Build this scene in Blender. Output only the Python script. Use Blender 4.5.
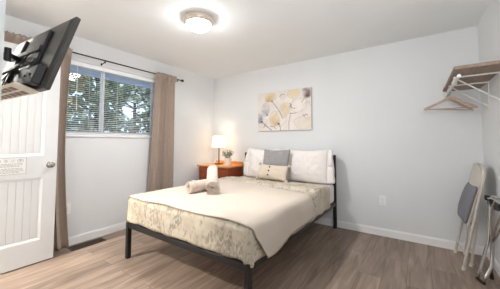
import bpy, bmesh, math, random
from mathutils import Vector, Matrix, noise
C = bpy.context
S = C.scene
for o in list(bpy.data.objects): bpy.data.objects.remove(o)
PI = math.pi
R = math.radians
RND = random.Random(7)

# ------------------------------------------------------------------ camera, world, exposure
CAMX, CAMZ = 3.3085, 1.1811
cam_d = bpy.data.cameras.new('camera')
cam = bpy.data.objects.new('camera', cam_d); S.collection.objects.link(cam)
cam_d.sensor_fit = 'HORIZONTAL'; cam_d.sensor_width = 36.0
cam_d.lens = 241.32 / 500 * 36.0
cam_d.shift_y = -(144.5 - 129.70) / 500
cam_d.clip_start = 0.02
cam.location = (CAMX, 0, CAMZ)
cam.rotation_euler = (R(90 + 2.9096), 0, R(34.7525))
S.camera = cam

w = bpy.data.worlds.new('overcast_sky'); S.world = w; w.use_nodes = True
nt = w.node_tree; nt.nodes.clear()
out = nt.nodes.new('ShaderNodeOutputWorld'); bg = nt.nodes.new('ShaderNodeBackground')
bg.inputs['Color'].default_value = (0.66, 0.80, 1.0, 1); bg.inputs['Strength'].default_value = 1.3
nt.links.new(bg.outputs[0], out.inputs[0])

sd = bpy.data.lights.new('garden_fill', 'SUN'); sd.energy = 1.5; sd.angle = R(8); sd.color = (1.0, 0.97, 0.92)
so = bpy.data.objects.new('garden_fill', sd); S.collection.objects.link(so); so.rotation_euler = (R(20), R(48), 0)   # added to brighten the garden trees, from over the house
hd = bpy.data.lights.new('hall_fill', 'AREA'); hd.energy = 68; hd.size = .12; hd.color = (1.0, .93, .84)
ho = bpy.data.objects.new('hall_fill', hd); S.collection.objects.link(ho); ho.location = (.30, -.45, 2.40)   # unseen fill added to brighten the left floor through the doorway
S.cycles.diffuse_bounces = 8
S.view_settings.view_transform = 'Standard'; S.view_settings.look = 'None'
S.view_settings.gamma = 1; S.view_settings.use_curve_mapping = False
S.view_settings.exposure = 0.71
DOME = 46.0        # ceiling lamp's lit glass
CEIL_W = 10.5       # its bulbs, shining down through the glass
TABLE_W = 3.6       # table lamp bulb
BOUNCE_FILL_W = 18.0       # added fill beside the camera, bounced off the ceiling

# fill lamp added out of view, aimed at the ceiling to lift the room
ld = bpy.data.lights.new('bounce_fill', 'AREA'); ld.energy = BOUNCE_FILL_W; ld.size = 0.5; ld.color = (0.98, 0.99, 1.0)
lo = bpy.data.objects.new('bounce_fill', ld); S.collection.objects.link(lo)
lo.location = (3.5, 0.3, 1.55); lo.rotation_euler = (R(90 + 58), 0, R(12))

# ------------------------------------------------------------------ materials
def lin(c):
    return tuple((x / 12.92 if x <= 0.04045 else ((x + 0.055) / 1.055) ** 2.4) for x in [v / 255 for v in c])
def mat(name, rgb, rough=0.6, metal=0.0, var=0.0, vscale=8.0, bump=0.0, bscale=60.0, spec=0.5, sheen=0.0, trans=0.0):
    m = bpy.data.materials.new(name); m.use_nodes = True
    t = m.node_tree; b = t.nodes['Principled BSDF']
    c = lin(rgb) + (1,)
    b.inputs['Base Color'].default_value = c
    b.inputs['Roughness'].default_value = rough; b.inputs['Metallic'].default_value = metal
    b.inputs['Specular IOR Level'].default_value = spec
    if sheen: b.inputs['Sheen Weight'].default_value = sheen
    tc = t.nodes.new('ShaderNodeTexCoord')
    if var:
        n = t.nodes.new('ShaderNodeTexNoise'); n.inputs['Scale'].default_value = vscale; n.inputs['Detail'].default_value = 4
        t.links.new(tc.outputs['Object'], n.inputs['Vector'])
        r = t.nodes.new('ShaderNodeValToRGB')
        r.color_ramp.elements[0].position = .3; r.color_ramp.elements[1].position = .7
        r.color_ramp.elements[0].color = tuple(x * (1 - var) for x in c[:3]) + (1,)
        r.color_ramp.elements[1].color = tuple(min(1, x * (1 + var)) for x in c[:3]) + (1,)
        t.links.new(n.outputs['Fac'], r.inputs['Fac']); t.links.new(r.outputs['Color'], b.inputs['Base Color'])
    if bump:
        n2 = t.nodes.new('ShaderNodeTexNoise'); n2.inputs['Scale'].default_value = bscale; n2.inputs['Detail'].default_value = 3
        t.links.new(tc.outputs['Object'], n2.inputs['Vector'])
        bp = t.nodes.new('ShaderNodeBump'); bp.inputs['Strength'].default_value = bump; bp.inputs['Distance'].default_value = 0.01
        t.links.new(n2.outputs['Fac'], bp.inputs['Height']); t.links.new(bp.outputs['Normal'], b.inputs['Normal'])
    return m
def emit(name, rgb, strength, base=(255, 255, 255)):
    m = mat(name, base, .4); b = m.node_tree.nodes['Principled BSDF']
    b.inputs['Emission Color'].default_value = lin(rgb) + (1,); b.inputs['Emission Strength'].default_value = strength
    return m

M = {}
M['wall'] = mat('wall_paint', (224, 226, 227), .75, var=.015, vscale=2, bump=.04, bscale=160, spec=.25)
M['ceiling'] = mat('ceiling_paint', (234, 236, 236), .9, var=.01, vscale=3, bump=.12, bscale=220, spec=.1)
M['trim'] = mat('trim_paint', (240, 240, 240), .4, var=.01)
M['door'] = mat('door_paint', (214, 215, 216), .42, var=.008)
M['vinyl'] = mat('window_vinyl', (238, 240, 243), .35, var=.01)
M['blind'] = mat('blind_vinyl', (240, 241, 243), .4, var=.01)
M['black'] = mat('black_powdercoat', (30, 30, 31), .42, var=.08, vscale=30, bump=.05, bscale=400)
M['curtain'] = mat('taupe_curtain', (168, 152, 139), .85, var=.05, vscale=40, bump=.12, bscale=300, spec=.1, sheen=.15)
M['rod'] = mat('rod_metal', (44, 42, 42), .35, .6, var=.05)
M['tvback'] = mat('tv_back_plastic', (54, 50, 47), .38, var=.05, vscale=30)
M['tvdark'] = mat('tv_dark_plastic', (26, 26, 28), .4, var=.06, vscale=30)
M['tvgrille'] = mat('tv_bottom_plastic', (236, 224, 208), .45, var=.04)
M['tvslot'] = mat('tv_slot', (138, 114, 96), .6, var=.05)
M['screen'] = mat('tv_screen', (10, 10, 12), .12, var=.02)
M['nickel'] = mat('brushed_nickel', (178, 174, 168), .25, 1.0, var=.04, vscale=50)
M['chrome'] = mat('chrome_tube', (205, 200, 195), .22, 1.0, var=.03)
M['bronze'] = mat('dark_bronze_register', (74, 62, 52), .45, .5, var=.12, vscale=40)
M['sheet'] = mat('white_sheet', (240, 236, 233), .85, var=.015, vscale=20, bump=.12, bscale=60, spec=.15)
M['pillowcase'] = mat('white_pillowcase', (234, 228, 224), .85, var=.012, vscale=14, bump=.15, bscale=40, spec=.15)
M['grey_pillow'] = mat('grey_pillow_fabric', (150, 148, 147), .9, var=.07, vscale=60, bump=.2, bscale=200, spec=.1)
M['oat_pillow'] = mat('oatmeal_linen', (206, 192, 176), .9, var=.05, vscale=90, bump=.2, bscale=260, spec=.1)
M['button'] = mat('dark_button', (50, 40, 36), .4, var=.05)
M['throw'] = mat('cream_throw', (203, 191, 178), .9, var=.02, vscale=70, bump=.2, bscale=240, spec=.12)
M['towel'] = mat('cream_towel', (206, 192, 180), .95, var=.04, vscale=120, bump=.5, bscale=330, spec=.05, sheen=.2)
M['pot'] = mat('white_ceramic', (232, 222, 212), .4, var=.03)
M['soil'] = mat('soil', (60, 46, 36), .95, var=.2, vscale=80)
M['leaf'] = mat('sage_leaf', (128, 138, 112), .6, var=.2, vscale=60)
M['bud'] = mat('pale_bud', (196, 188, 170), .7, var=.08, vscale=60)
M['beige_metal'] = mat('beige_enamel', (196, 188, 177), .4, var=.03)
M['grey_pad'] = mat('grey_vinyl_pad', (120, 120, 126), .7, var=.05, vscale=80, bump=.1, bscale=200)
M['rubber'] = mat('black_rubber', (24, 23, 23), .6, var=.05)
M['cap'] = mat('pale_plastic_cap', (214, 206, 194), .5, var=.03)
M['hanger'] = mat('hanger_wood', (178, 156, 140), .5, var=.08, vscale=30)
M['bracket'] = mat('bracket_white', (222, 220, 216), .4, var=.02)
M['plate'] = mat('outlet_plastic', (240, 240, 240), .35, var=.008)
M['slot'] = mat('outlet_slot', (165, 165, 165), .5, var=.02)
M['paper'] = mat('sign_paper', (228, 228, 226), .6, var=.02)
M['ink'] = mat('sign_ink', (168, 169, 170), .6, var=.03)
M['canvas_edge'] = mat('canvas_edge', (205, 198, 190), .8, var=.04)
M['bark'] = mat('bark', (74, 62, 52), .9, var=.2, vscale=20)
M['ground'] = mat('lawn', (128, 132, 116), .95, var=.2, vscale=6)
M['soffit'] = mat('soffit_paint', (226, 234, 252), .6, var=.02)
M['cable'] = mat('black_cable', (22, 22, 23), .5, var=.03)
M['nickel_ring'] = mat('lamp_ring', (206, 192, 178), .4, .35, var=.03)
for k, c in enumerate([(92, 112, 80), (118, 134, 102), (146, 156, 134), (176, 182, 174)]):
    M['tree%d' % k] = mat('tree_leaf_%s' % 'abcd'[k], c, .7, var=.35, vscale=3.0)
M['yellow_leaf'] = mat('autumn_leaf', (160, 142, 88), .7, var=.2, vscale=3)

def wood(name, a, b_, scale=(1, 18, 18), rough=.45, bands=3.0):
    m = mat(name, a, rough); t = m.node_tree; b = t.nodes['Principled BSDF']
    tc = t.nodes.new('ShaderNodeTexCoord'); mp = t.nodes.new('ShaderNodeMapping'); mp.inputs['Scale'].default_value = scale
    n = t.nodes.new('ShaderNodeTexNoise'); n.inputs['Scale'].default_value = bands; n.inputs['Detail'].default_value = 6
    n.inputs['Distortion'].default_value = .6
    r = t.nodes.new('ShaderNodeValToRGB'); r.color_ramp.elements[0].position = .32; r.color_ramp.elements[1].position = .68
    r.color_ramp.elements[0].color = lin(a) + (1,); r.color_ramp.elements[1].color = lin(b_) + (1,)
    t.links.new(tc.outputs['Object'], mp.inputs['Vector']); t.links.new(mp.outputs['Vector'], n.inputs['Vector'])
    t.links.new(n.outputs['Fac'], r.inputs['Fac']); t.links.new(r.outputs['Color'], b.inputs['Base Color'])
    return m
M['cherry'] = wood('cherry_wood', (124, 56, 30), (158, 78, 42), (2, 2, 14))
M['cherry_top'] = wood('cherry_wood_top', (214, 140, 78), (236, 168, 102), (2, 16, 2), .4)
M['shelf'] = wood('shelf_laminate', (128, 108, 94), (152, 132, 116), (14, 2, 14), .55)

def floor_mat():
    m = mat('oak_laminate', (165, 145, 128), .42, spec=.4); t = m.node_tree; b = t.nodes['Principled BSDF']
    L = t.links.new; N = t.nodes.new
    tc = N('ShaderNodeTexCoord'); mp = N('ShaderNodeMapping'); mp.inputs['Rotation'].default_value = (0, 0, R(90))
    br = N('ShaderNodeTexBrick'); br.offset = .37; br.inputs['Scale'].default_value = 1.0
    br.inputs['Brick Width'].default_value = 1.22; br.inputs['Row Height'].default_value = .18
    br.inputs['Mortar Size'].default_value = .0016; br.inputs['Mortar Smooth'].default_value = .1; br.inputs['Bias'].default_value = 0
    br.inputs['Color1'].default_value = (0, 0, 0, 1); br.inputs['Color2'].default_value = (1, 1, 1, 1); br.inputs['Mortar'].default_value = (.5, .5, .5, 1)
    L(tc.outputs['Object'], mp.inputs['Vector']); L(mp.outputs['Vector'], br.inputs['Vector'])
    mp2 = N('ShaderNodeMapping'); mp2.inputs['Scale'].default_value = (7.5, .7, 1)
    ofs = N('ShaderNodeVectorMath'); ofs.operation = 'MULTIPLY_ADD'; ofs.inputs[1].default_value = (7, 13, 3)
    L(br.outputs['Color'], ofs.inputs[0]); L(tc.outputs['Object'], ofs.inputs[2]); L(ofs.outputs[0], mp2.inputs['Vector'])
    n = N('ShaderNodeTexNoise'); n.inputs['Scale'].default_value = 2.2; n.inputs['Detail'].default_value = 8; n.inputs['Distortion'].default_value = 1.2
    L(mp2.outputs['Vector'], n.inputs['Vector'])
    r = N('ShaderNodeValToRGB')
    e = r.color_ramp.elements; e[0].position = .3; e[0].color = lin((113, 98, 87)) + (1,)
    e[1].position = .7; e[1].color = lin((160, 142, 127)) + (1,)
    x = r.color_ramp.elements.new(.5); x.color = lin((137, 120, 107)) + (1,)
    L(n.outputs['Fac'], r.inputs['Fac'])
    hs = N('ShaderNodeMix'); hs.data_type = 'RGBA'; hs.blend_type = 'MULTIPLY'; hs.inputs['Factor'].default_value = 1
    tone = N('ShaderNodeValToRGB'); tone.color_ramp.elements[0].color = (.80, .79, .78, 1); tone.color_ramp.elements[1].color = (1.12, 1.11, 1.1, 1)
    L(br.outputs['Color'], tone.inputs['Fac']); L(r.outputs['Color'], hs.inputs['A']); L(tone.outputs['Color'], hs.inputs['B'])
    mo = N('ShaderNodeMix'); mo.data_type = 'RGBA'; mo.inputs['B'].default_value = lin((104, 86, 72)) + (1,)
    L(br.outputs['Fac'], mo.inputs['Factor']); L(hs.outputs['Result'], mo.inputs['A']); L(mo.outputs['Result'], b.inputs['Base Color'])
    bp = N('ShaderNodeBump'); bp.inputs['Strength'].default_value = .15; bp.inputs['Distance'].default_value = .003
    L(n.outputs['Fac'], bp.inputs['Height']); L(bp.outputs['Normal'], b.inputs['Normal'])
    return m
M['floor'] = floor_mat()

def quilt_mat():
    m = mat('sprigged_quilt', (222, 208, 186), .9, spec=.1); t = m.node_tree; b = t.nodes['Principled BSDF']
    L = t.links.new; N = t.nodes.new
    uv = N('ShaderNodeUVMap'); uv.uv_map = ''
    base = N('ShaderNodeTexNoise'); base.inputs['Scale'].default_value = 5; base.inputs['Detail'].default_value = 3
    L(uv.outputs['UV'], base.inputs['Vector'])
    r0 = N('ShaderNodeValToRGB'); r0.color_ramp.elements[0].color = lin((192, 181, 163)) + (1,); r0.color_ramp.elements[1].color = lin((212, 202, 184)) + (1,)
    r0.color_ramp.elements[0].position = .35; r0.color_ramp.elements[1].position = .65
    L(base.outputs['Fac'], r0.inputs['Fac'])
    # leaf marks: small voronoi cells kept only inside larger branch-like patches
    mp = N('ShaderNodeMapping'); mp.inputs['Scale'].default_value = (58, 34, 1); L(uv.outputs['UV'], mp.inputs['Vector'])
    v = N('ShaderNodeTexVoronoi'); v.inputs['Scale'].default_value = 1; v.inputs['Randomness'].default_value = 1; L(mp.outputs['Vector'], v.inputs['Vector'])
    lm = N('ShaderNodeValToRGB'); lm.color_ramp.elements[0].position = .42; lm.color_ramp.elements[0].color = (1, 1, 1, 1)
    lm.color_ramp.elements[1].position = .66; lm.color_ramp.elements[1].color = (0, 0, 0, 1); L(v.outputs['Distance'], lm.inputs['Fac'])
    mp2 = N('ShaderNodeMapping'); mp2.inputs['Scale'].default_value = (8, 3.6, 1); L(uv.outputs['UV'], mp2.inputs['Vector'])
    p = N('ShaderNodeTexNoise'); p.inputs['Scale'].default_value = 1; p.inputs['Detail'].default_value = 2.5; p.inputs['Distortion'].default_value = 1.5; L(mp2.outputs['Vector'], p.inputs['Vector'])
    pm = N('ShaderNodeValToRGB'); pm.color_ramp.elements[0].position = .45; pm.color_ramp.elements[1].position = .57; L(p.outputs['Fac'], pm.inputs['Fac'])
    mul = N('ShaderNodeMath'); mul.operation = 'MULTIPLY'; L(lm.outputs['Color'], mul.inputs[0]); L(pm.outputs['Color'], mul.inputs[1])
    k = N('ShaderNodeMath'); k.operation = 'MULTIPLY'; k.inputs[1].default_value = .7; L(mul.outputs[0], k.inputs[0])
    lc = N('ShaderNodeMix'); lc.data_type = 'RGBA'; lc.inputs['A'].default_value = lin((168, 156, 138)) + (1,); lc.inputs['B'].default_value = lin((128, 119, 110)) + (1,)
    L(base.outputs['Fac'], lc.inputs['Factor'])
    mx = N('ShaderNodeMix'); mx.data_type = 'RGBA'; L(k.outputs[0], mx.inputs['Factor']); L(r0.outputs['Color'], mx.inputs['A']); L(lc.outputs['Result'], mx.inputs['B'])
    L(mx.outputs['Result'], b.inputs['Base Color'])
    n2 = N('ShaderNodeTexNoise'); n2.inputs['Scale'].default_value = 30; L(uv.outputs['UV'], n2.inputs['Vector'])
    bp = N('ShaderNodeBump'); bp.inputs['Strength'].default_value = .35; bp.inputs['Distance'].default_value = .01
    L(n2.outputs['Fac'], bp.inputs['Height']); L(bp.outputs['Normal'], b.inputs['Normal'])
    return m
M['quilt'] = quilt_mat()

def attr_mat(name, rough=.8):
    m = mat(name, (255, 255, 255), rough); t = m.node_tree
    a = t.nodes.new('ShaderNodeVertexColor'); a.layer_name = 'paint'
    t.links.new(a.outputs['Color'], t.nodes['Principled BSDF'].inputs['Base Color'])
    return m
M['painting'] = attr_mat('painted_canvas')

def glass_mat():
    m = bpy.data.materials.new('window_glass'); m.use_nodes = True; t = m.node_tree; t.nodes.clear()
    o = t.nodes.new('ShaderNodeOutputMaterial'); tr = t.nodes.new('ShaderNodeBsdfTransparent'); tr.inputs[0].default_value = (.93, .96, .98, 1)
    g = t.nodes.new('ShaderNodeBsdfGlossy'); g.inputs['Roughness'].default_value = .02
    mx = t.nodes.new('ShaderNodeMixShader'); fr = t.nodes.new('ShaderNodeFresnel'); fr.inputs[0].default_value = 1.45
    t.links.new(fr.outputs[0], mx.inputs[0]); t.links.new(tr.outputs[0], mx.inputs[1]); t.links.new(g.outputs[0], mx.inputs[2]); t.links.new(mx.outputs[0], o.inputs[0])
    return m
M['glass'] = glass_mat()

def shade_mat():
    m = bpy.data.materials.new('lamp_shade_fabric'); m.use_nodes = True; t = m.node_tree; t.nodes.clear()
    o = t.nodes.new('ShaderNodeOutputMaterial'); d = t.nodes.new('ShaderNodeBsdfDiffuse'); d.inputs[0].default_value = (.85, .80, .70, 1)
    tr = t.nodes.new('ShaderNodeBsdfTranslucent'); tr.inputs[0].default_value = (.95, .88, .76, 1)
    mx = t.nodes.new('ShaderNodeMixShader'); mx.inputs[0].default_value = .55
    e = t.nodes.new('ShaderNodeEmission'); e.inputs[0].default_value = (1, .93, .80, 1); e.inputs[1].default_value = .25
    ad = t.nodes.new('ShaderNodeAddShader')
    t.links.new(d.outputs[0], mx.inputs[1]); t.links.new(tr.outputs[0], mx.inputs[2]); t.links.new(mx.outputs[0], ad.inputs[0]); t.links.new(e.outputs[0], ad.inputs[1]); t.links.new(ad.outputs[0], o.inputs[0])
    return m
M['shade'] = shade_mat()
M['dome'] = emit('lit_frosted_glass', (250, 250, 255), DOME)

# ------------------------------------------------------------------ mesh helpers
def wloc(o):
    v = Vector((0, 0, 0))
    while o: v += o.location; o = o.parent
    return v
def tag(o, label=None, cat=None, group=None, kind=None):
    if label: o['label'] = label
    if cat: o['category'] = cat
    if group: o['group'] = group
    if kind: o['kind'] = kind
    return o
def thing(name, loc, label, cat, group=None, kind=None):
    o = bpy.data.objects.new(name, None); S.collection.objects.link(o); o.location = loc; o.empty_display_size = .05
    return tag(o, label, cat, group, kind)
def obj(name, bm, m, parent=None, smooth=False, sharp=35):
    me = bpy.data.meshes.new(name)
    bmesh.ops.recalc_face_normals(bm, faces=bm.faces[:])
    if smooth:
        for f in bm.faces: f.smooth = True
    bm.to_mesh(me); bm.free()
    ms = m if isinstance(m, list) else [m]
    for k in ms: me.materials.append(M[k] if isinstance(k, str) else k)
    o = bpy.data.objects.new(name, me); S.collection.objects.link(o)
    if parent:
        me.transform(Matrix.Translation(-wloc(parent))); o.parent = parent
    else:
        vs = [v.co for v in me.vertices]
        lo_ = Vector([min(v[i] for v in vs) for i in range(3)]); hi = Vector([max(v[i] for v in vs) for i in range(3)])
        c = Vector(((lo_.x + hi.x) / 2, (lo_.y + hi.y) / 2, lo_.z))
        me.transform(Matrix.Translation(-c)); o.location = c
    if smooth and sharp: me.set_sharp_from_angle(angle=R(sharp))
    return o
def BM(): return bmesh.new()
def box(bm, x0, x1, y0, y1, z0, z1, bev=0, seg=2, mx=None, mi=0):
    vs = [bm.verts.new((x, y, z)) for x in (x0, x1) for y in (y0, y1) for z in (z0, z1)]
    fs = [bm.faces.new([vs[i] for i in q]) for q in [(0, 1, 3, 2), (4, 6, 7, 5), (0, 4, 5, 1), (2, 3, 7, 6), (0, 2, 6, 4), (1, 5, 7, 3)]]
    for f in fs: f.material_index = mi
    new = vs
    if bev:
        es = list({e for f in fs for e in f.edges})
        r = bmesh.ops.bevel(bm, geom=es, offset=bev, segments=seg, affect='EDGES', profile=.5)
        new = list({v for f in r['faces'] for v in f.verts} | {v for v in vs if v.is_valid})
        for f in r['faces']: f.material_index = mi
    if mx is not None: bmesh.ops.transform(bm, matrix=mx, verts=new)
    return new
def tube(bm, pts, r, seg=10, cap=True, mi=0, closed=False):
    pts = [Vector(p) for p in pts]; n = len(pts); rings = []
    rr = r if isinstance(r, (list, tuple)) else [r] * n
    up = None
    for i, p in enumerate(pts):
        if closed: t = (pts[(i + 1) % n] - pts[i - 1]).normalized()
        else: t = (pts[min(i + 1, n - 1)] - pts[max(i - 1, 0)]).normalized()
        if up is None:
            up = Vector((0, 0, 1)) if abs(t.z) < .9 else Vector((1, 0, 0))
        a = t.cross(up).normalized(); b = a.cross(t).normalized(); up = b
        rings.append([bm.verts.new(p + (a * math.cos(2 * PI * k / seg) + b * math.sin(2 * PI * k / seg)) * rr[i]) for k in range(seg)])
    for i in range(n if closed else n - 1):
        A, B_ = rings[i], rings[(i + 1) % n]
        for k in range(seg):
            f = bm.faces.new((A[k], A[(k + 1) % seg], B_[(k + 1) % seg], B_[k])); f.material_index = mi
    if cap and not closed:
        bm.faces.new(rings[0][::-1]).material_index = mi; bm.faces.new(rings[-1]).material_index = mi
    return [v for q in rings for v in q]
def lathe(bm, prof, c, seg=32, mi=0, caps=(True, True), mx=None):
    c = Vector(c); rings = []
    for r, z in prof:
        rings.append([bm.verts.new((r * math.cos(2 * PI * k / seg), r * math.sin(2 * PI * k / seg), z)) for k in range(seg)])
    for A, B_ in zip(rings, rings[1:]):
        for k in range(seg):
            bm.faces.new((A[k], A[(k + 1) % seg], B_[(k + 1) % seg], B_[k])).material_index = mi
    if caps[0]: bm.faces.new(rings[0][::-1]).material_index = mi
    if caps[1]: bm.faces.new(rings[-1]).material_index = mi
    vs = [v for q in rings for v in q]
    bmesh.ops.transform(bm, matrix=(Matrix.Translation(c) @ mx) if mx is not None else Matrix.Translation(c), verts=vs)
    return vs
def sheet(bm, nu, nv, fn, thick=0.0, uv=None, mi=0):
    """grid surface fn(u,v)->Vector, u,v in 0..1, with optional thickness along -normal"""
    P = [[Vector(fn(i / nu, j / nv)) for j in range(nv + 1)] for i in range(nu + 1)]
    V = [[bm.verts.new(P[i][j]) for j in range(nv + 1)] for i in range(nu + 1)]
    lay = bm.loops.layers.uv.verify() if uv else None
    def quad(a, b, c, d, uvs=None):
        f = bm.faces.new((a, b, c, d)); f.material_index = mi
        if lay:
            for l, q in zip(f.loops, uvs): l[lay].uv = q
    def UV(i, j): return uv(i / nu, j / nv) if uv else None
    for i in range(nu):
        for j in range(nv):
            quad(V[i][j], V[i + 1][j], V[i + 1][j + 1], V[i][j + 1], [UV(i, j), UV(i + 1, j), UV(i + 1, j + 1), UV(i, j + 1)])
    if thick:
        def nrm(i, j):
            a = P[min(i + 1, nu)][j] - P[max(i - 1, 0)][j]; b = P[i][min(j + 1, nv)] - P[i][max(j - 1, 0)]
            n = a.cross(b); return n.normalized() if n.length > 1e-9 else Vector((0, 0, 1))
        W = [[bm.verts.new(P[i][j] - nrm(i, j) * thick) for j in range(nv + 1)] for i in range(nu + 1)]
        for i in range(nu):
            for j in range(nv):
                quad(W[i][j], W[i][j + 1], W[i + 1][j + 1], W[i + 1][j], [UV(i, j), UV(i, j + 1), UV(i + 1, j + 1), UV(i + 1, j)])
        for i in range(nu):
            quad(V[i][0], W[i][0], W[i + 1][0], V[i + 1][0], [UV(i, 0), UV(i, 0), UV(i + 1, 0), UV(i + 1, 0)])
            quad(V[i][nv], V[i + 1][nv], W[i + 1][nv], W[i][nv], [UV(i, nv), UV(i + 1, nv), UV(i + 1, nv), UV(i, nv)])
        for j in range(nv):
            quad(V[0][j], V[0][j + 1], W[0][j + 1], W[0][j], [UV(0, j), UV(0, j + 1), UV(0, j + 1), UV(0, j)])
            quad(V[nu][j], W[nu][j], W[nu][j + 1], V[nu][j + 1], [UV(nu, j), UV(nu, j), UV(nu, j + 1), UV(nu, j + 1)])
def arc(c, r, a0, a1, n, ax, ay):
    c = Vector(c); ax = Vector(ax); ay = Vector(ay)
    return [c + ax * (r * math.cos(a0 + (a1 - a0) * i / n)) + ay * (r * math.sin(a0 + (a1 - a0) * i / n)) for i in range(n + 1)]
def nz(x, y, z=0.0): return noise.noise(Vector((x, y, z)))
def sm(a, b, x):
    t = max(0, min(1, (x - a) / (b - a))); return t * t * (3 - 2 * t)

# ------------------------------------------------------------------ setting
WX, WY, H = 3.876, 3.505, 2.44
FY = .141            # room face of the front wall
AX = 2.43           # its free end
BY = -1.1           # wall behind the photographer
T = .12
def struct(name, bm, m, **k):
    o = obj(name, bm, m, **k); tag(o, None, None, None, 'structure'); return o
def slab(name, m, *b):
    bm = BM(); box(bm, *b); return struct(name, bm, m)
o = slab('floor', 'floor', -T, WX + T, BY - T, WY + T, -.1, 0); o['label'] = 'grey-brown oak plank laminate floor'
slab('ceiling', 'ceiling', -T, WX + T, BY - T, WY + T, H, H + .1)
slab('wall_back', 'wall', -T, WX + T, WY, WY + T, 0, H)
slab('wall_right', 'wall', WX, WX + T, BY, WY, 0, H)
slab('wall_rear', 'wall', -T, WX + T, BY - T, BY, 0, H)
slab('wall_alcove', 'wall', AX - T, AX, BY, FY, 0, H)
OY0, OY1, OZ0, OZ1 = .72, 2.23, 1.265, 2.15      # window opening
bm = BM()
box(bm, -T, 0, BY, OY0, 0, H); box(bm, -T, 0, OY1, WY, 0, H); box(bm, -T, 0, OY0, OY1, 0, OZ0); box(bm, -T, 0, OY0, OY1, OZ1, H)
struct('wall_left', bm, 'wall')
bm = BM()
DX0, DX1 = .195, 1.0
box(bm, 0, DX0 - .02, FY - T, FY, 0, H); box(bm, DX1 + .03, AX - T, FY - T, FY, 0, H); box(bm, DX0 - .02, DX1 + .03, FY - T, FY, 2.13, H)
struct('wall_front', bm, 'wall')
# door lining
bm = BM()
box(bm, DX0 - .02, DX0 - .002, FY - T - .005, FY + .004, 0, 2.13); box(bm, DX1 + .012, DX1 + .03, FY - T - .005, FY + .004, 0, 2.13)
box(bm, DX0 - .02, DX1 + .03, FY - T - .005, FY + .004, 2.112, 2.13)
struct('trim_1', bm, 'trim')
def baseboard(name, x0, x1, y0, y1, side):
    bm = BM(); h, t = .092, .013
    box(bm, x0, x1, y0, y1, 0, h - .012)
    # chamfered cap
    d = {'l': (0, -t * .5, 0, 0), 'r': (t * .5, 0, 0, 0), 'b': (0, 0, t * .5, 0), 'f': (0, 0, 0, -t * .5)}[side]
    box(bm, x0 + d[0], x1 + d[1], y0 + d[2], y1 + d[3], h - .012, h)
    return struct(name, bm, 'trim')
baseboard('baseboard_left', 0, .013, FY + .005, WY, 'l')
baseboard('baseboard_back', .013, WX - .013, WY - .013, WY, 'b')
baseboard('baseboard_right', WX - .013, WX, BY, WY - .013, 'r')
baseboard('baseboard_front', DX1 + .035, AX, FY, FY + .013, 'f')
# window: sill, frame, panes
win = bpy.data.objects.new('window_1', None); S.collection.objects.link(win); win.location = (-.06, 1.475, OZ0); tag(win, 'white sliding window with two panes behind blinds', 'window', None, 'structure')
bm = BM(); f = .035
x0, x1 = -.105, -.06
box(bm, x0, x1, OY0, OY0 + f, OZ0, OZ1); box(bm, x0, x1, OY1 - f, OY1, OZ0, OZ1)
box(bm, x0, x1, OY0 + f, OY1 - f, OZ0, OZ0 + f); box(bm, x0, x1, OY0 + f, OY1 - f, OZ1 - f, OZ1)
obj('window_frame', bm, 'vinyl', win)
bm = BM(); box(bm, x0 + .005, x1 + .008, 1.464, 1.488, OZ0 + f, OZ1 - f, .004, 1); obj('mullion', bm, 'vinyl', win)
for a, b in ((OY0 + f, 1.464), (1.488, OY1 - f)):
    bm = BM(); s = .011
    box(bm, -.098, -.07, a, a + s, OZ0 + f, OZ1 - f); box(bm, -.098, -.07, b - s, b, OZ0 + f, OZ1 - f)
    box(bm, -.098, -.07, a + s, b - s, OZ0 + f, OZ0 + f + s); box(bm, -.098, -.07, a + s, b - s, OZ1 - f - s, OZ1 - f)
    sa = obj('sash', bm, 'vinyl', win)
    bm = BM(); box(bm, -.086, -.082, a + s, b - s, OZ0 + f + s, OZ1 - f - s); obj('pane', bm, 'glass', sa)
bm = BM(); box(bm, -.06, .022, OY0 - .03, OY1 + .03, OZ0 - .022, OZ0 + .002, .004, 2); struct('trim_2', bm, 'trim')['label'] = 'white window sill board'

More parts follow.
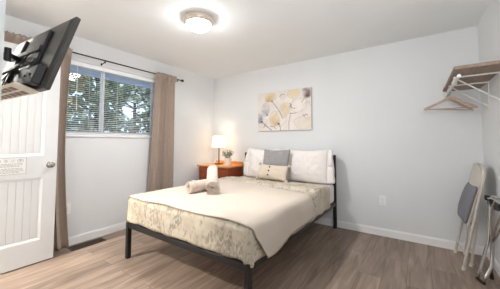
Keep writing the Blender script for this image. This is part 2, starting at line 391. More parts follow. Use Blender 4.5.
# ------------------------------------------------------------------ door (open against the window wall)
DXa, DXb = .197, .232     # thickness, room face at .232
DYa, DYb = FY + .012, .925
def door():
    r = bpy.data.objects.new('door_1', None); S.collection.objects.link(r); r.location = (.215, (DYa + DYb) / 2, 0)
    tag(r, 'white two-panel plank door standing open beside the taupe curtain', 'door', None, 'structure')
    z0, z1 = .012, 2.102
    pans = [(.225, .835), (1.045, 1.95)]
    py0, py1 = DYa + .115, .815
    bm = BM(); d = .011
    box(bm, DXa + d, DXb - d, DYa, DYb, z0, z1)       # core
    for xa, xb in ((DXa, DXa + d), (DXb - d, DXb)):
        box(bm, xa, xb, DYa, py0, z0, z1); box(bm, xa, xb, py1, DYb, z0, z1)
        zz = [z0] + [v for p in pans for v in p] + [z1]
        for k in range(0, 6, 2): box(bm, xa, xb, py0, py1, zz[k], zz[k + 1])
    obj('door_leaf', bm, 'door', r)
    for a, b in pans:
        bm = BM(); n = 9; g = .026; wdt = (py1 - py0 - 2 * g) / n
        # sloped moulding around the panel, then planks with grooves
        xo, xi = DXb, DXb - .008
        def q(p): bm.faces.new([bm.verts.new(v) for v in p])
        A = [(py0, a), (py1, a), (py1, b), (py0, b)]; B_ = [(py0 + g, a + g), (py1 - g, a + g), (py1 - g, b - g), (py0 + g, b - g)]
        for k in range(4):
            k2 = (k + 1) % 4
            q([(xo, *A[k]), (xo, *A[k2]), (xi, *B_[k2]), (xi, *B_[k])])
        for k in range(n):
            ya = py0 + g + k * wdt
            box(bm, DXb - .016, xi + .001, ya + .0012, ya + wdt - .0012, a + g, b - g, .0018, 1)
        obj('door_panel', bm, 'door', r)
    bm = BM(); ky, kz = .868, .952
    rot = Matrix.Rotation(R(90), 4, 'Y')
    lathe(bm, [(.033, 0), (.033, .004), (.028, .008), (.012, .010), (.011, .03), (.020, .036), (.028, .046), (.029, .056), (.024, .066), (.012, .071), (.0, .072)][:-1], (DXb, ky, kz), 28, mx=rot)
    obj('door_knob', bm, 'nickel', r, True)
    bm = BM(); lathe(bm, [(.033, 0), (.033, .004), (.028, .008), (.012, .010), (.011, .03), (.020, .036), (.028, .046), (.029, .056), (.024, .066), (.012, .071)], (DXa, ky, kz), 28, mx=Matrix.Rotation(R(-90), 4, 'Y'))
    obj('door_knob', bm, 'nickel', r, True)
    bm = BM(); box(bm, DXa + .006, DXb - .006, DYb, DYb + .0015, kz - .03, kz + .03); obj('latch_plate', bm, 'nickel', r)
    for hz in (.25, 1.05, 1.85):
        bm = BM(); tube(bm, [(DXb + .004, DYa - .004, hz - .045), (DXb + .004, DYa - .004, hz + .045)], .006, 10); obj('hinge', bm, 'nickel', r, True)
door()
# notice on the door
sg = thing('notice_sign', (DXb, .61, .88), 'small white printed notice with grey symbols on the door below its upper panel', 'sign')
SY0, SY1, SZ0, SZ1 = .455, .688, .880, 1.036
bm = BM(); box(bm, DXb + .0003, DXb + .002, SY0, SY1, SZ0, SZ1); obj('sheet', bm, 'paper', sg)
bm = BM(); t = .004; xa, xb = DXb + .002, DXb + .0032
box(bm, xa, xb, SY0, SY1, SZ1 - t, SZ1); box(bm, xa, xb, SY0, SY1, SZ0, SZ0 + t); box(bm, xa, xb, SY0, SY0 + t, SZ0, SZ1); box(bm, xa, xb, SY1 - t, SY1, SZ0, SZ1)
obj('border', bm, 'ink', sg)
bm = BM()
# symbols: ovals with an arrow-like and a tree-like mark, then lines of fine print
def ring(bm, cy, cz, ry, rz, wd):
    n = 24; f0, f1 = [], []
    for k in range(n):
        a = 2 * PI * k / n
        f0.append([bm.verts.new((x, cy + ry * s_ * math.cos(a), cz + rz * s_ * math.sin(a))) for x in (xa, xb) for s_ in (1, 1 - wd)])
    for k in range(n):
        A, B_ = f0[k], f0[(k + 1) % n]
        for i, j in ((0, 1), (1, 3), (3, 2), (2, 0)): bm.faces.new((A[i], A[j], B_[j], B_[i]))
for cy, ry, rz, marks in ((.645, .024, .018, [(0, 0, .0025, .0125), (0, .0065, .010, .0022), (0, .0005, .013, .0022), (0, .0115, .007, .0022)]), (.595, .013, .013, [(0, 0, .004, .003)]),
                          (.545, .013, .013, [(.006, 0, .0035, .003), (0, .005, .003, .003), (0, -.005, .003, .003)]), (.490, .024, .018, [(0, 0, .012, .002), (.008, .003, .004, .002), (.008, -.003, .004, .002)])):
    bm = BM(); ring(bm, cy, 1.006, ry, rz, .16)
    for dy, dz, hy, hz in marks: box(bm, xa, xb, cy + dy - hy, cy + dy + hy, 1.006 + dz - hz, 1.006 + dz + hz)
    obj('symbol', bm, 'ink', sg)
bm = BM(); rr = random.Random(3)
for row, z in enumerate((.978, .966, .954, .934, .922, .910, .898)):
    y = SY0 + .018 + (.03 if row in (2, 6) else 0)
    end = SY1 - .018 - (.03 if row in (2, 6) else 0)
    while y < end - .01:
        l = min(rr.uniform(.010, .026), end - y); box(bm, xa, xb, y, y + l, z - .0028, z + .0028); y += l + .005
obj('print_lines', bm, 'ink', sg)

# ------------------------------------------------------------------ blinds, curtain rod, curtains
bl = thing('window_blind', (-.03, 1.475, OZ0), 'white horizontal slat blind lowered in the window between the two curtains', 'blind')
bm = BM(); box(bm, -.052, -.012, OY0 + .006, OY1 - .006, OZ1 - .055, OZ1 - .002, .004, 1); obj('headrail', bm, 'blind', bl)
bm = BM(); n = 32; a = R(15)
for k in range(n):
    z = OZ0 + .035 + k * (OZ1 - .07 - OZ0 - .035) / (n - 1); xc = -.032; hw = .0125
    dx, dz = hw * math.cos(a), hw * math.sin(a)
    pts = [(xc + dx, z - dz), (xc, z + .0018), (xc - dx, z + dz)]
    for (pa, pb) in zip(pts, pts[1:]):
        va = [bm.verts.new((p[0], y, p[1] + s_)) for s_ in (0, .0010) for p in (pa, pb) for y in (OY0 + .01, OY1 - .01)]
        for q in ((0, 1, 3, 2), (4, 6, 7, 5), (0, 2, 6, 4), (1, 5, 7, 3)): bm.faces.new([va[i] for i in q])
obj('slats', bm, 'blind', bl)
bm = BM(); box(bm, -.046, -.018, OY0 + .01, OY1 - .01, OZ0 + .006, OZ0 + .022, .003, 1); obj('bottom_rail', bm, 'blind', bl)
for y in (.98, 1.30, 1.64, 1.97):
    bm = BM(); tube(bm, [(-.0175, y, OZ0 + .02), (-.0175, y, OZ1 - .05)], .0012, 6); obj('ladder_cord', bm, 'blind', bl)
bm = BM(); tube(bm, [(-.008, 1.16, OZ1 - .06), (-.008, 1.165, 1.55)], .004, 8); obj('tilt_wand', bm, 'blind', bl, True)

rd = thing('curtain_rod', (.10, 1.5, 2.2), 'thin dark metal curtain rod above the window', 'curtain rod')
RX, RZ = .10, 2.205
bm = BM(); tube(bm, [(RX, .26, RZ), (RX, 2.60, RZ)], .0085, 12); obj('rod', bm, 'rod', rd, True)
for y, s in ((2.60, 1), (.26, -1)):
    bm = BM(); lathe(bm, [(.009, 0), (.014, .004), (.011, .012), (.02, .026), (.024, .04), (.018, .055), (.006, .062)], (RX, y, RZ), 18, mx=Matrix.Rotation(R(-90 * s), 4, 'X'))
    obj('finial', bm, 'rod', rd, True)
for y in (.40, 1.42, 2.54):
    bm = BM(); box(bm, 0, .006, y - .008, y + .008, RZ - .045, RZ - .015); tube(bm, [(.004, y, RZ - .035), (.05, y, RZ - .03), (RX, y, RZ - .012)], .005, 8)
    tube(bm, [(RX + .004, y, RZ - .034), (RX + .004, y, RZ - .01)], .007, 8); obj('rod_bracket', bm, 'rod', rd, True)

def curtain(name, y0, y1, yb0, yb1, folds, label, seed, zb, waist=0.0):
    bm = BM(); nu, nv = folds * 12, 60
    def fn(u, v):
        z = zb + (RZ + .035 - zb) * v
        y = (y0 + (y1 - y0) * u) * v + (yb0 + (yb1 - yb0) * u) * (1 - v)
        amp = .030 - .006 * v
        ph = 2 * PI * folds * (u + .035 * math.sin(2 * PI * u * 1.7 + seed))
        y += waist * math.sin(PI * min(1, v * 1.0)) * u
        x = .088 + amp * math.sin(ph) + .012 * math.sin(2 * PI * u * folds * .5 + 2.1 * seed) * (1 - v) + .006 * nz(u * 9, v * 3, seed)
        y += .010 * math.sin(2 * ph + 1) * (1 - .4 * v)
        # gathered rod pocket
        g = sm(.955, .985, v)
        if g > 0:
            fine = math.sin(2 * PI * folds * 2.3 * u + seed)
            dz_ = z - RZ
            pocket = math.sqrt(max(0, 1 - (dz_ / .04) ** 2)) * .016
            x = x * (1 - g) + (RX + .006 + pocket + .007 * fine) * g
            z += .006 * fine * sm(.985, 1, v)
        return (max(.016, x), y, z)
    sheet(bm, nu, nv, fn, .003)
    o = obj(name, bm, 'curtain', None, True, 0)
    return tag(o, label, 'curtain')
curtain('curtain', 2.135, 2.515, 2.025, 2.50, 6, 'long taupe curtain gathered on the rod between the window and the table lamp', 1.3, .03)
curtain('curtain', .30, 1.065, .34, 1.10, 8, 'long taupe curtain half hidden behind the open white door', 4.1, .02, -.05)

# ------------------------------------------------------------------ outlets, floor register
def outlet(face, c, label):
    x, y, z = c
    t = thing('wall_outlet', c, label, 'outlet')
    if face == 'l': mx = Matrix.Translation(c) @ Matrix.Rotation(R(90), 4, 'Z')
    else: mx = Matrix.Translation(c)
    # local: plate in XZ plane, front towards -Y
    bm = BM(); box(bm, -.037, .037, -.006, 0, -.060, .060, .003, 2, mx); obj('cover_plate', bm, 'plate', t)
    for dz in (.022, -.022):
        bm = BM(); box(bm, -.017, .017, -.008, -.005, dz - .015, dz + .015, .002, 1, mx); s = obj('socket', bm, 'plate', t)
        bm = BM(); box(bm, -.009, -.006, -.0085, -.0075, dz - .003, dz + .008, 0, 1, mx); box(bm, .005, .008, -.0085, -.0075, dz - .003, dz + .007, 0, 1, mx); box(bm, -.003, .003, -.0085, -.0075, dz - .011, dz - .006, 0, 1, mx)
        obj('slots', bm, 'slot', s)
    bm = BM(); lathe(bm, [(.003, 0), (.003, .0015)], (0, 0, 0), 10, mx=Matrix.Translation((0, -.006, 0)) @ Matrix.Rotation(R(90), 4, 'X')); bmesh.ops.transform(bm, matrix=mx, verts=bm.verts[:]); obj('screw', bm, 'nickel', t)
outlet('b', (2.922, WY, .440), 'white outlet plate on the back wall, right of the bed')
outlet('l', (0, 1.105, .42), 'white outlet plate on the window wall beside the left curtain')
rg = thing('floor_register', (.13, 1.275, 0), 'dark bronze vent grille set in the floor under the window', 'floor vent')
bm = BM(); X0, X1, Y0, Y1 = .064, .200, 1.098, 1.455; e = .017
box(bm, X0, X0 + e, Y0, Y1, 0, .005); box(bm, X1 - e, X1, Y0, Y1, 0, .005); box(bm, X0 + e, X1 - e, Y0, Y0 + e, 0, .005); box(bm, X0 + e, X1 - e, Y1 - e, Y1, 0, .005)
obj('frame', bm, 'bronze', rg)
bm = BM(); box(bm, X0 + e, X1 - e, Y0 + e, Y1 - e, .0002, .0012); obj('backing', bm, 'rubber', rg)
bm = BM(); n = 24
for k in range(n):
    y = Y0 + e + (k + .5) * (Y1 - Y0 - 2 * e) / n; box(bm, X0 + e, X1 - e, y - .0028, y + .0028, .001, .0045)
box(bm, (X0 + X1) / 2 - .004, (X0 + X1) / 2 + .004, Y0 + e, Y1 - e, .001, .005)
obj('louvers', bm, 'bronze', rg)

# ------------------------------------------------------------------ ceiling lamp
LX, LY = 1.515, 1.672
cl = thing('ceiling_light', (LX, LY, H), 'lit flush dome lamp with a metal ring on the ceiling', 'ceiling light')
bm = BM(); lathe(bm, [(.132, 0), (.143, -.006), (.147, -.022), (.145, -.040), (.139, -.052), (.130, -.062), (.123, -.066), (.118, -.064), (.118, -.03)], (LX, LY, H), 56, caps=(True, False)); obj('ring', bm, 'nickel_ring', cl, True)
bm = BM(); prof = [(.117, -.060)] + [(.117 * math.cos(a), -.060 - .072 * math.sin(a)) for a in [k * PI / 2 / 12 for k in range(1, 12)]] + [(.004, -.132)]
lathe(bm, prof, (LX, LY, H), 48, caps=(False, True)); obj('glass_dome', bm, 'dome', cl, True, 0)
bm = BM(); lathe(bm, [(.004, -.131), (.009, -.134), (.008, -.139), (.004, -.142), (.005, -.145), (.002, -.148)], (LX, LY, H), 16); obj('finial', bm, 'nickel_ring', cl, True)

ld = bpy.data.lights.new('ceiling_bulb', 'AREA'); ld.shape = 'DISK'; ld.size = .09; ld.energy = CEIL_W; ld.color = (.985, .985, 1.0)
lo = bpy.data.objects.new('ceiling_bulb', ld); S.collection.objects.link(lo); lo.location = (LX, LY, H - .151)
# ------------------------------------------------------------------ nightstand, table lamp, plant
NZ = .778
ns = thing('nightstand', (.42, 3.24, 0), 'reddish wooden nightstand in the room corner beside the bed', 'nightstand')
nx0, nx1, ny0, ny1 = .09, .755, 3.05, 3.455
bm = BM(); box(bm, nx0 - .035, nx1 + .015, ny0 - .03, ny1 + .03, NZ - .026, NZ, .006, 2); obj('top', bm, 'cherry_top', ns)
bm = BM(); t = .02
box(bm, nx0, nx0 + t, ny0, ny1, .06, NZ - .026); box(bm, nx1 - t, nx1, ny0, ny1, .06, NZ - .026); box(bm, nx0 + t, nx1 - t, ny1 - t, ny1, .06, NZ - .026); box(bm, nx0 + t, nx1 - t, ny0 + .01, ny1 - t, .06, .085)
box(bm, nx0 + t, nx1 - t, ny0 + .01, ny0 + .03, NZ - .20, NZ - .185); box(bm, nx0 + t, nx1 - t, ny0 + .01, ny0 + .03, NZ - .045, NZ - .026)
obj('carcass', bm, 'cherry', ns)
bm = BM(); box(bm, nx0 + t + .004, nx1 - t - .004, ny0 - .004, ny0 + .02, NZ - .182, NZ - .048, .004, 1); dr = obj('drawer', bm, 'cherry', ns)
bm = BM(); lathe(bm, [(.006, 0), (.007, .012), (.014, .018), (.013, .026), (.004, .03)], ((nx0 + nx1) / 2, ny0 - .004, NZ - .115), 16, mx=Matrix.Rotation(R(90), 4, 'X')); obj('knob', bm, 'bronze', dr, True)
bm = BM(); box(bm, nx0 + t + .004, nx1 - t - .004, ny0 - .004, ny0 + .02, .092, NZ - .205, .004, 1); dd = obj('door', bm, 'cherry', ns)
bm = BM(); lathe(bm, [(.006, 0), (.007, .012), (.014, .018), (.013, .026), (.004, .03)], (nx1 - .08, ny0 - .004, .42), 16, mx=Matrix.Rotation(R(90), 4, 'X')); obj('knob', bm, 'bronze', dd, True)
for x in (nx0, nx1 - .04):
    for y in (ny0, ny1 - .04):
        bm = BM(); box(bm, x, x + .04, y, y + .04, 0, .06); obj('foot', bm, 'cherry', ns)
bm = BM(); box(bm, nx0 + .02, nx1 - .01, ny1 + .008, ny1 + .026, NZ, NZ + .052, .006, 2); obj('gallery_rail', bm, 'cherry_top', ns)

lx, ly = .345, 3.285
tl = thing('table_lamp', (lx, ly, NZ), 'lit table lamp with a pale drum shade on the nightstand', 'lamp')
bm = BM(); box(bm, lx - .055, lx + .055, ly - .055, ly + .055, NZ, NZ + .018, .004, 2); obj('base', bm, 'black', tl)
bm = BM(); tube(bm, [(lx, ly, NZ + .016), (lx, ly, NZ + .40)], .009, 12); obj('stem', bm, 'black', tl, True)
bm = BM(); s0, s1 = 1.085, 1.288
lathe(bm, [(.132, s0), (.108, s1), (.1065, s1), (.1305, s0), (.132, s0)], (lx, ly, 0), 40, caps=(False, False)); obj('lamp_shade', bm, 'shade', tl, True)
bm = BM()
for a in (0, 2 * PI / 3, 4 * PI / 3): tube(bm, [(lx, ly, 1.15), (lx + .120 * math.cos(a), ly + .120 * math.sin(a), 1.15)], .002, 6)
obj('shade_ring', bm, 'nickel', tl)
bm = BM(); lathe(bm, [(.012, 1.16), (.015, 1.18), (.028, 1.20), (.03, 1.22), (.02, 1.24), (.006, 1.25)], (lx, ly, 0), 18); obj('bulb', bm, emit('bulb_glow', (255, 236, 205), 4.0), tl, True, 0)
ld = bpy.data.lights.new('table_bulb', 'POINT'); ld.energy = TABLE_W; ld.color = (1, .92, .80); ld.shadow_soft_size = .05
lo = bpy.data.objects.new('table_bulb', ld); S.collection.objects.link(lo); lo.location = (lx, ly, 1.20); lo.parent = None

px, py = .625, 3.20
pl = thing('potted_plant', (px, py, NZ), 'small sage-green plant in a pale pot beside the table lamp', 'plant')
bm = BM(); lathe(bm, [(.046, 0), (.050, .004), (.064, .118), (.068, .122), (.068, .128), (.060, .128), (.056, .105)], (px, py, NZ), 32, caps=(True, False)); obj('pot', bm, 'pot', pl, True)
bm = BM(); lathe(bm, [(.0585, .100), (.058, .108), (.03, .113)], (px, py, NZ), 20); obj('soil', bm, 'soil', pl)
bm = BM(); bm2 = BM(); bs = BM(); r = random.Random(5)
for k in range(44):
    a = r.uniform(0, 2 * PI); sp = r.uniform(.01, .115); hh = r.uniform(.06, .15) * (1.15 - sp * 4)
    p0 = Vector((px + .02 * math.cos(a), py + .02 * math.sin(a), NZ + .11)); p1 = Vector((px + sp * math.cos(a), py + sp * math.sin(a), NZ + .125 + hh))
    mid = (p0 + p1) / 2 + Vector((0, 0, .02)); tube(bs, [p0, mid, p1], .0016, 5)
    for q in range(9):
        f_ = .35 + .65 * q / 8; p = p0.lerp(p1, f_) + Vector((0, 0, .015 * math.sin(PI * f_)))
        d = Vector((r.uniform(-1, 1), r.uniform(-1, 1), r.uniform(-.2, .9))).normalized(); s_ = d.cross(Vector((0, 0, 1))).normalized()
        l, wd = r.uniform(.018, .03), r.uniform(.005, .008); n_ = s_.cross(d) * .003
        bm.faces.new([bm.verts.new(p), bm.verts.new(p + d * l * .5 + s_ * wd + n_), bm.verts.new(p + d * l), bm.verts.new(p + d * l * .5 - s_ * wd + n_)])
    if k % 4 == 0:
        bb = BM(); bmesh.ops.create_icosphere(bb, subdivisions=2, radius=.007, matrix=Matrix.Translation(p1)); obj('bud', bb, 'bud', pl, True, 0)
obj('stems', bs, 'leaf', pl); obj('leaves', bm, 'leaf', pl); bm2.free()

# ------------------------------------------------------------------ bed
BX0, BX1, BY0, BY1 = .824, 2.366, 1.345, 3.465
RT = .358   # top of rails
bed = thing('bed', ((BX0 + BX1) / 2, (BY0 + BY1) / 2, 0), 'black square-tube metal bed frame with low headboard', 'bed')
s = .042
for x in (BX0, BX1 - s):
    bm = BM(); box(bm, x, x + s, BY0, BY0 + s, 0, RT + .004, .003, 1); obj('leg', bm, 'black', bed)
    bm = BM(); box(bm, x, x + s, BY1 - s, BY1, 0, 1.0, .003, 1); obj('headboard_post', bm, 'black', bed)
    bm = BM(); box(bm, x + .004, x + s - .004, BY0 + s, BY1 - s, RT - .05, RT, .002, 1); obj('side_rail', bm, 'black', bed)
bm = BM(); box(bm, BX0 + s, BX1 - s, BY0 + .004, BY0 + s - .004, RT - .05, RT, .002, 1); obj('foot_rail', bm, 'black', bed)
bm = BM(); box(bm, BX0 + s, BX1 - s, BY1 - s + .004, BY1 - .004, .958, .996, .002, 1); obj('headboard_rail', bm, 'black', bed)
bm = BM(); box(bm, BX0 + s, BX1 - s, BY1 - s + .004, BY1 - .004, RT - .05, RT, .002, 1); obj('head_rail', bm, 'black', bed)
for k in range(1, 8):
    x = BX0 + s + k * (BX1 - BX0 - 2 * s) / 8; bm = BM(); tube(bm, [(x, BY1 - s / 2, RT - .01), (x, BY1 - s / 2, .965)], .008, 8); obj('spindle', bm, 'black', bed, True)

MX0, MX1, MY0, MY1, MZ = .832, 2.352, 1.362, 3.41, .604
bm = BM(); box(bm, MX0, MX1, MY0, MY1, RT + .002, MZ, .032, 4)
tag(obj('mattress', bm, 'sheet', None, True), 'white mattress lying on the black bed frame under the quilt', 'mattress')

def drape(px_, py_, off, drop_l, drop_r, drop_f, flare=.16, r_=.036):
    """cloth point over the mattress box: px_,py_ in plan may run past the edges; the excess hangs down"""
    cx = min(max(px_, MX0 + r_), MX1 - r_); cy = max(py_, MY0 + r_)
    ex, ey = px_ - cx, py_ - cy
    e = math.hypot(ex, ey)
    top = MZ + off
    if e < 1e-6: return Vector((px_, py_, top)), 0
    dx, dy = ex / e, ey / e
    R_ = r_ + off
    L = R_ * PI / 2
    if e < L:
        a = e / R_; return Vector((cx + dx * R_ * math.sin(a), cy + dy * R_ * math.sin(a), top - R_ * (1 - math.cos(a)))), e
    h = e - L
    return Vector((cx + dx * (R_ + flare * h * .35), cy + dy * (R_ + flare * h * .35), top - R_ - h)), e

# sprigged quilt
def quilt():
    bm = BM(); nu, nv = 96, 104
    exl, exr, exf = .24, .25, .228
    X0, X1 = MX0 - exl, MX1 + exr; Y0, Y1 = MY0 - exf, 3.16
    def fn(u, v):
        x = X0 + (X1 - X0) * u; y = Y0 + (Y1 - Y0) * v
        # round the foot corners so that they do not hang below the hem
        ox = max(MX0 - x, 0, x - MX1); oy = max(MY0 - y, 0)
        if ox > 0 and oy > 0:
            m_ = math.hypot(ox, oy); k = max(ox, oy) / m_
            sx = -1 if x < MX0 else 1
            x = (MX0 - ox * k) if sx < 0 else (MX1 + ox * k); y = MY0 - oy * k
        hem = .012 * nz(x * 7, y * 7, 3.3)
        p, e = drape(x, y, .012, 0, 0, 0, .12)
        if e == 0 or e < .06:
            p.z += .007 * nz(x * 5, y * 5, 1.1) + .004 * nz(x * 14, y * 12, 5)
            # turned-back band below the pillows
            f_ = sm(2.66 + .03 * nz(x * 3, 0), 2.71 + .03 * nz(x * 3, 0), y) * (1 - sm(2.99, 3.08, y))
            p.z += .026 * f_ + .012 * f_ * nz(x * 9, y * 16, 7)
        else:
            k = min(1, (e - .06) / .12); wv = .010 * k * math.sin((x if oy > ox else y) * 21 + 2 * nz(x * 2, y * 2)) + .006 * k * nz(x * 10, y * 10, 2)
            if oy >= ox: p.y -= wv + .004
            else: p.x += (wv + .004) * (1 if x > 1.5 else -1)
            p.z += hem * k
            if ox > oy and x > 1.5: p.z += .026 * sm(2.68, 2.74, y) * (1 - k)
        return p
    sheet(bm, nu, nv, fn, .008, uv=lambda u, v: (u * (X1 - X0) + RND.random() * 0, v * (Y1 - Y0)))
    return tag(obj('quilt', bm, 'quilt', None, True, 0), 'cream quilt printed with grey leafy sprigs covering the bed', 'quilt')
quilt()
# plain throw, laid slightly askew over the foot half, corner hanging at the foot
def throw():
    bm = BM(); nu, nv = 100, 70
    def fn(u, v):
        xl = MX0 - .13; xr = MX1 + .275
        x = xl + (xr - xl) * u
        yf = MY0 - .002 + .012 * nz(x * 4, 9) + .014 * math.sin(x * 9 + 1) * .4
        yh = 2.775 - .33 * sm(0, 1, max(0, (x - .85) / 1.75)) + .012 * nz(x * 5, 4)
        y = yf + (yh - yf) * v
        over = max(0, x - MX1)
        y += over * .55 * (1 - v)              # front hem swings back as it falls on the long side
        p, e = drape(x, y, .028, 0, 0, 0, .22, .036)
        ox = max(MX0 - x, 0, x - MX1)
        if ox > 0:
            k = min(1, ox / .15)
            s_ = 1 if x > 1.5 else -1
            p.x += s_ * k * (.016 * math.sin(y * 8.5 + .6) + .01 + .004 * nz(y * 9, x * 3))
            p.z += k * (.035 * sm(0.02, .2, v) * 0 + .05 * sm(.05, .95, v)) * (1 if s_ > 0 else .3)
        p.z += .003 * nz(x * 6, y * 6, 8) + .0015 * nz(x * 20, y * 20, 1)
        if e > .02 and ox <= 0: p.y -= .006
        return p
    sheet(bm, nu, nv, fn, .007)
    return tag(obj('throw_blanket', bm, 'throw', None, True, 0), 'plain cream throw over the foot half of the bed, one corner hanging down', 'throw')
throw()

# ------------------------------------------------------------------ pillows
def frame(c, right, up):
    r_ = Vector(right).normalized(); u_ = Vector(up); u_ = (u_ - r_ * u_.dot(r_)).normalized(); n_ = r_.cross(u_)
    m = Matrix((r_, u_, n_)).transposed().to_4x4(); m.translation = Vector(c); return m
def pillow_bm(w_, h_, t_, mx, seed=0, pinch=.06, wr=.006, nu=40, nv=28, sag=0.0):
    """cushion in local XY, puffed along +-Z"""
    bm = BM(); V = {}
    for side in (1, -1):
        for i in range(nu + 1):
            for j in range(nv + 1):
                u = -1 + 2 * i / nu; v = -1 + 2 * j / nv
                if (i in (0, nu) or j in (0, nv)) and side == -1: V[-1, i, j] = V[1, i, j]; continue
                x = u * w_ / 2 * (1 - pinch * (1 - abs(u) ** 1.5 * 0) * (v * v) * 0); x = u * w_ / 2; y = v * h_ / 2
                x *= 1 - pinch * (1 - v * v) * abs(u) ** 3; y *= 1 - pinch * 1.3 * (1 - u * u) * abs(v) ** 3
                th = t_ / 2 * (max(0, (1 - abs(u) ** 2.6)) * max(0, (1 - abs(v) ** 2.6))) ** .55
                edge = min(1, (1 - abs(u)) * 5) * min(1, (1 - abs(v)) * 5)
                th += wr * (nz(u * 3 + seed, v * 3, seed + side) + .6 * nz(u * 8, v * 6 + seed, side)) * edge
                y -= sag * (1 - u * u) * (v > 0) * v
                V[side, i, j] = bm.verts.new(mx @ Vector((x, y, side * max(th, 0))))
    for side in (1, -1):
        for i in range(nu):
            for j in range(nv):
                q = [V[side, i, j], V[side, i + 1, j], V[side, i + 1, j + 1], V[side, i, j + 1]]
                bm.faces.new(q if side == 1 else q[::-1])
    return bm
QZ = MZ + .012
def white_pillow(cx, wd, label, seed, hem_side):
    c = (cx, 3.285, QZ + .235)
    mx = frame(c, (1, .0, 0), (0, .16, 1))
    t = thing('bed_pillow', (cx, 3.28, QZ), label, 'pillow', 'white pillows against the headboard')
    obj('cushion', pillow_bm(wd, .47, .19, mx, seed, .02, .012, sag=.02), 'pillowcase', t, True, 0)
    # open hem of the pillowcase, a loose wavy sleeve
    bm = BM(); sx = hem_side
    def fn(u, v):
        a = 2 * PI * u; yy = .226 * math.sin(a); zz = (.022 + .012 * v) * math.cos(a) + .012 * v * math.sin(3 * math.sin(a) + seed)
        xx = sx * (wd / 2 - .012 + .075 * v + .012 * v * nz(math.sin(a) * 3, 1, seed) - .02 * v * math.sin(a))
        return mx @ Vector((xx, yy * (1 - .04 * v), zz))
    sheet(bm, 36, 6, fn, .002)
    obj('pillowcase_hem', bm, 'pillowcase', t, True, 0)
white_pillow(1.290, .56, 'white pillow leaning on the headboard nearest the lamp, behind the grey pillow', 2.0, -1)
white_pillow(1.985, .66, 'white pillow with loose open hem leaning against the right headboard post', 6.0, 1)
mx = frame((1.590, 3.125, QZ + .235), (1, -.03, .01), (0, .26, 1))
tag(obj('square_pillow', pillow_bm(.45, .46, .13, mx, 3.0, .07, .007), 'grey_pillow', None, True, 0), 'square grey pillow standing behind the small button pillow', 'pillow')
lc = (1.630, 2.975, QZ + .140)
lmx = frame(lc, (1, -.06, -.015), (0, .40, 1))
lp = thing('lumbar_pillow', (1.54, 2.98, QZ), 'small oatmeal lumbar pillow with dark buttons and corner tassels', 'pillow')
obj('cushion', pillow_bm(.47, .215, .12, lmx, 9.0, .05, .004), 'oat_pillow', lp, True, 0)
for k, v in enumerate((.062, .006, -.052)):
    bm = BM(); lathe(bm, [(.011, 0), (.013, .003), (.011, .007), (.004, .008)], (0, 0, 0), 14); bmesh.ops.transform(bm, matrix=lmx @ Matrix.Translation((-.035, v, .048 + .009 * (1 - (v / .08) ** 2))), verts=bm.verts[:])
    obj('button', bm, 'button', lp, True)
for sx in (-1, 1):
    for sy in (-1, 1):
        bm = BM(); c_ = lmx @ Vector((sx * .243, sy * .108, .004))
        bmesh.ops.create_icosphere(bm, subdivisions=3, radius=.021, matrix=Matrix.Translation(c_))
        for v in bm.verts:
            d = v.co - c_; v.co = c_ + d * (1 + .25 * nz(d.x * 160, d.y * 160, d.z * 160))
        obj('tassel', bm, 'oat_pillow', lp, True, 0)

# ------------------------------------------------------------------ rolled towels
def towel(A, B_, rad, label, seed):
    A, B_ = Vector(A), Vector(B_); ax = (B_ - A); Ln = ax.length; ax.normalize()
    s_ = ax.cross(Vector((0, 0, 1))).normalized(); u_ = s_.cross(ax)
    t = thing('rolled_towel', (A + B_) / 2 - Vector((0, 0, rad)), label, 'towel', 'rolled cream towels on the bed')
    bm = BM(); turns = 3.4; n = 90; nl = 16
    def fn(u, v):
        a = -2 * PI * turns * u + 1.2 + seed
        r_ = .012 + (rad - .012) * (u * turns / turns) ** .8
        r_ *= 1 + .03 * nz(math.cos(a) * 1.5, v * 4, seed)
        l = (v - .5) * Ln; wob = .006 * nz(u * 7, seed, v * 2) * (abs(v - .5) * 2)
        return (A + B_) / 2 + ax * (l + wob) + s_ * r_ * math.cos(a) + u_ * r_ * math.sin(a)
    sheet(bm, n, nl, fn, .009)
    obj('roll', bm, 'towel', t, True, 0)
    bm = BM()
    def fb(u, v):      # woven band near the end
        a = 2 * PI * u; return (A + B_) / 2 + ax * (-Ln / 2 + .045 + .022 * v) + (s_ * math.cos(a) + u_ * math.sin(a)) * (rad * 1.018)
    sheet(bm, 40, 2, fb, .002)
    obj('border_band', bm, 'towel', t, True, 0)
TZ = MZ + .029
towel((1.295, 1.755, TZ + .066), (1.315, 2.03, TZ + .066), .064, 'rolled cream towel lying flat on the bed under the other roll', 0.0)
towel((1.545, 1.86, TZ + .076), (1.305, 2.115, TZ + .212), .072, 'rolled cream towel propped up on the other rolled towel', 2.0)

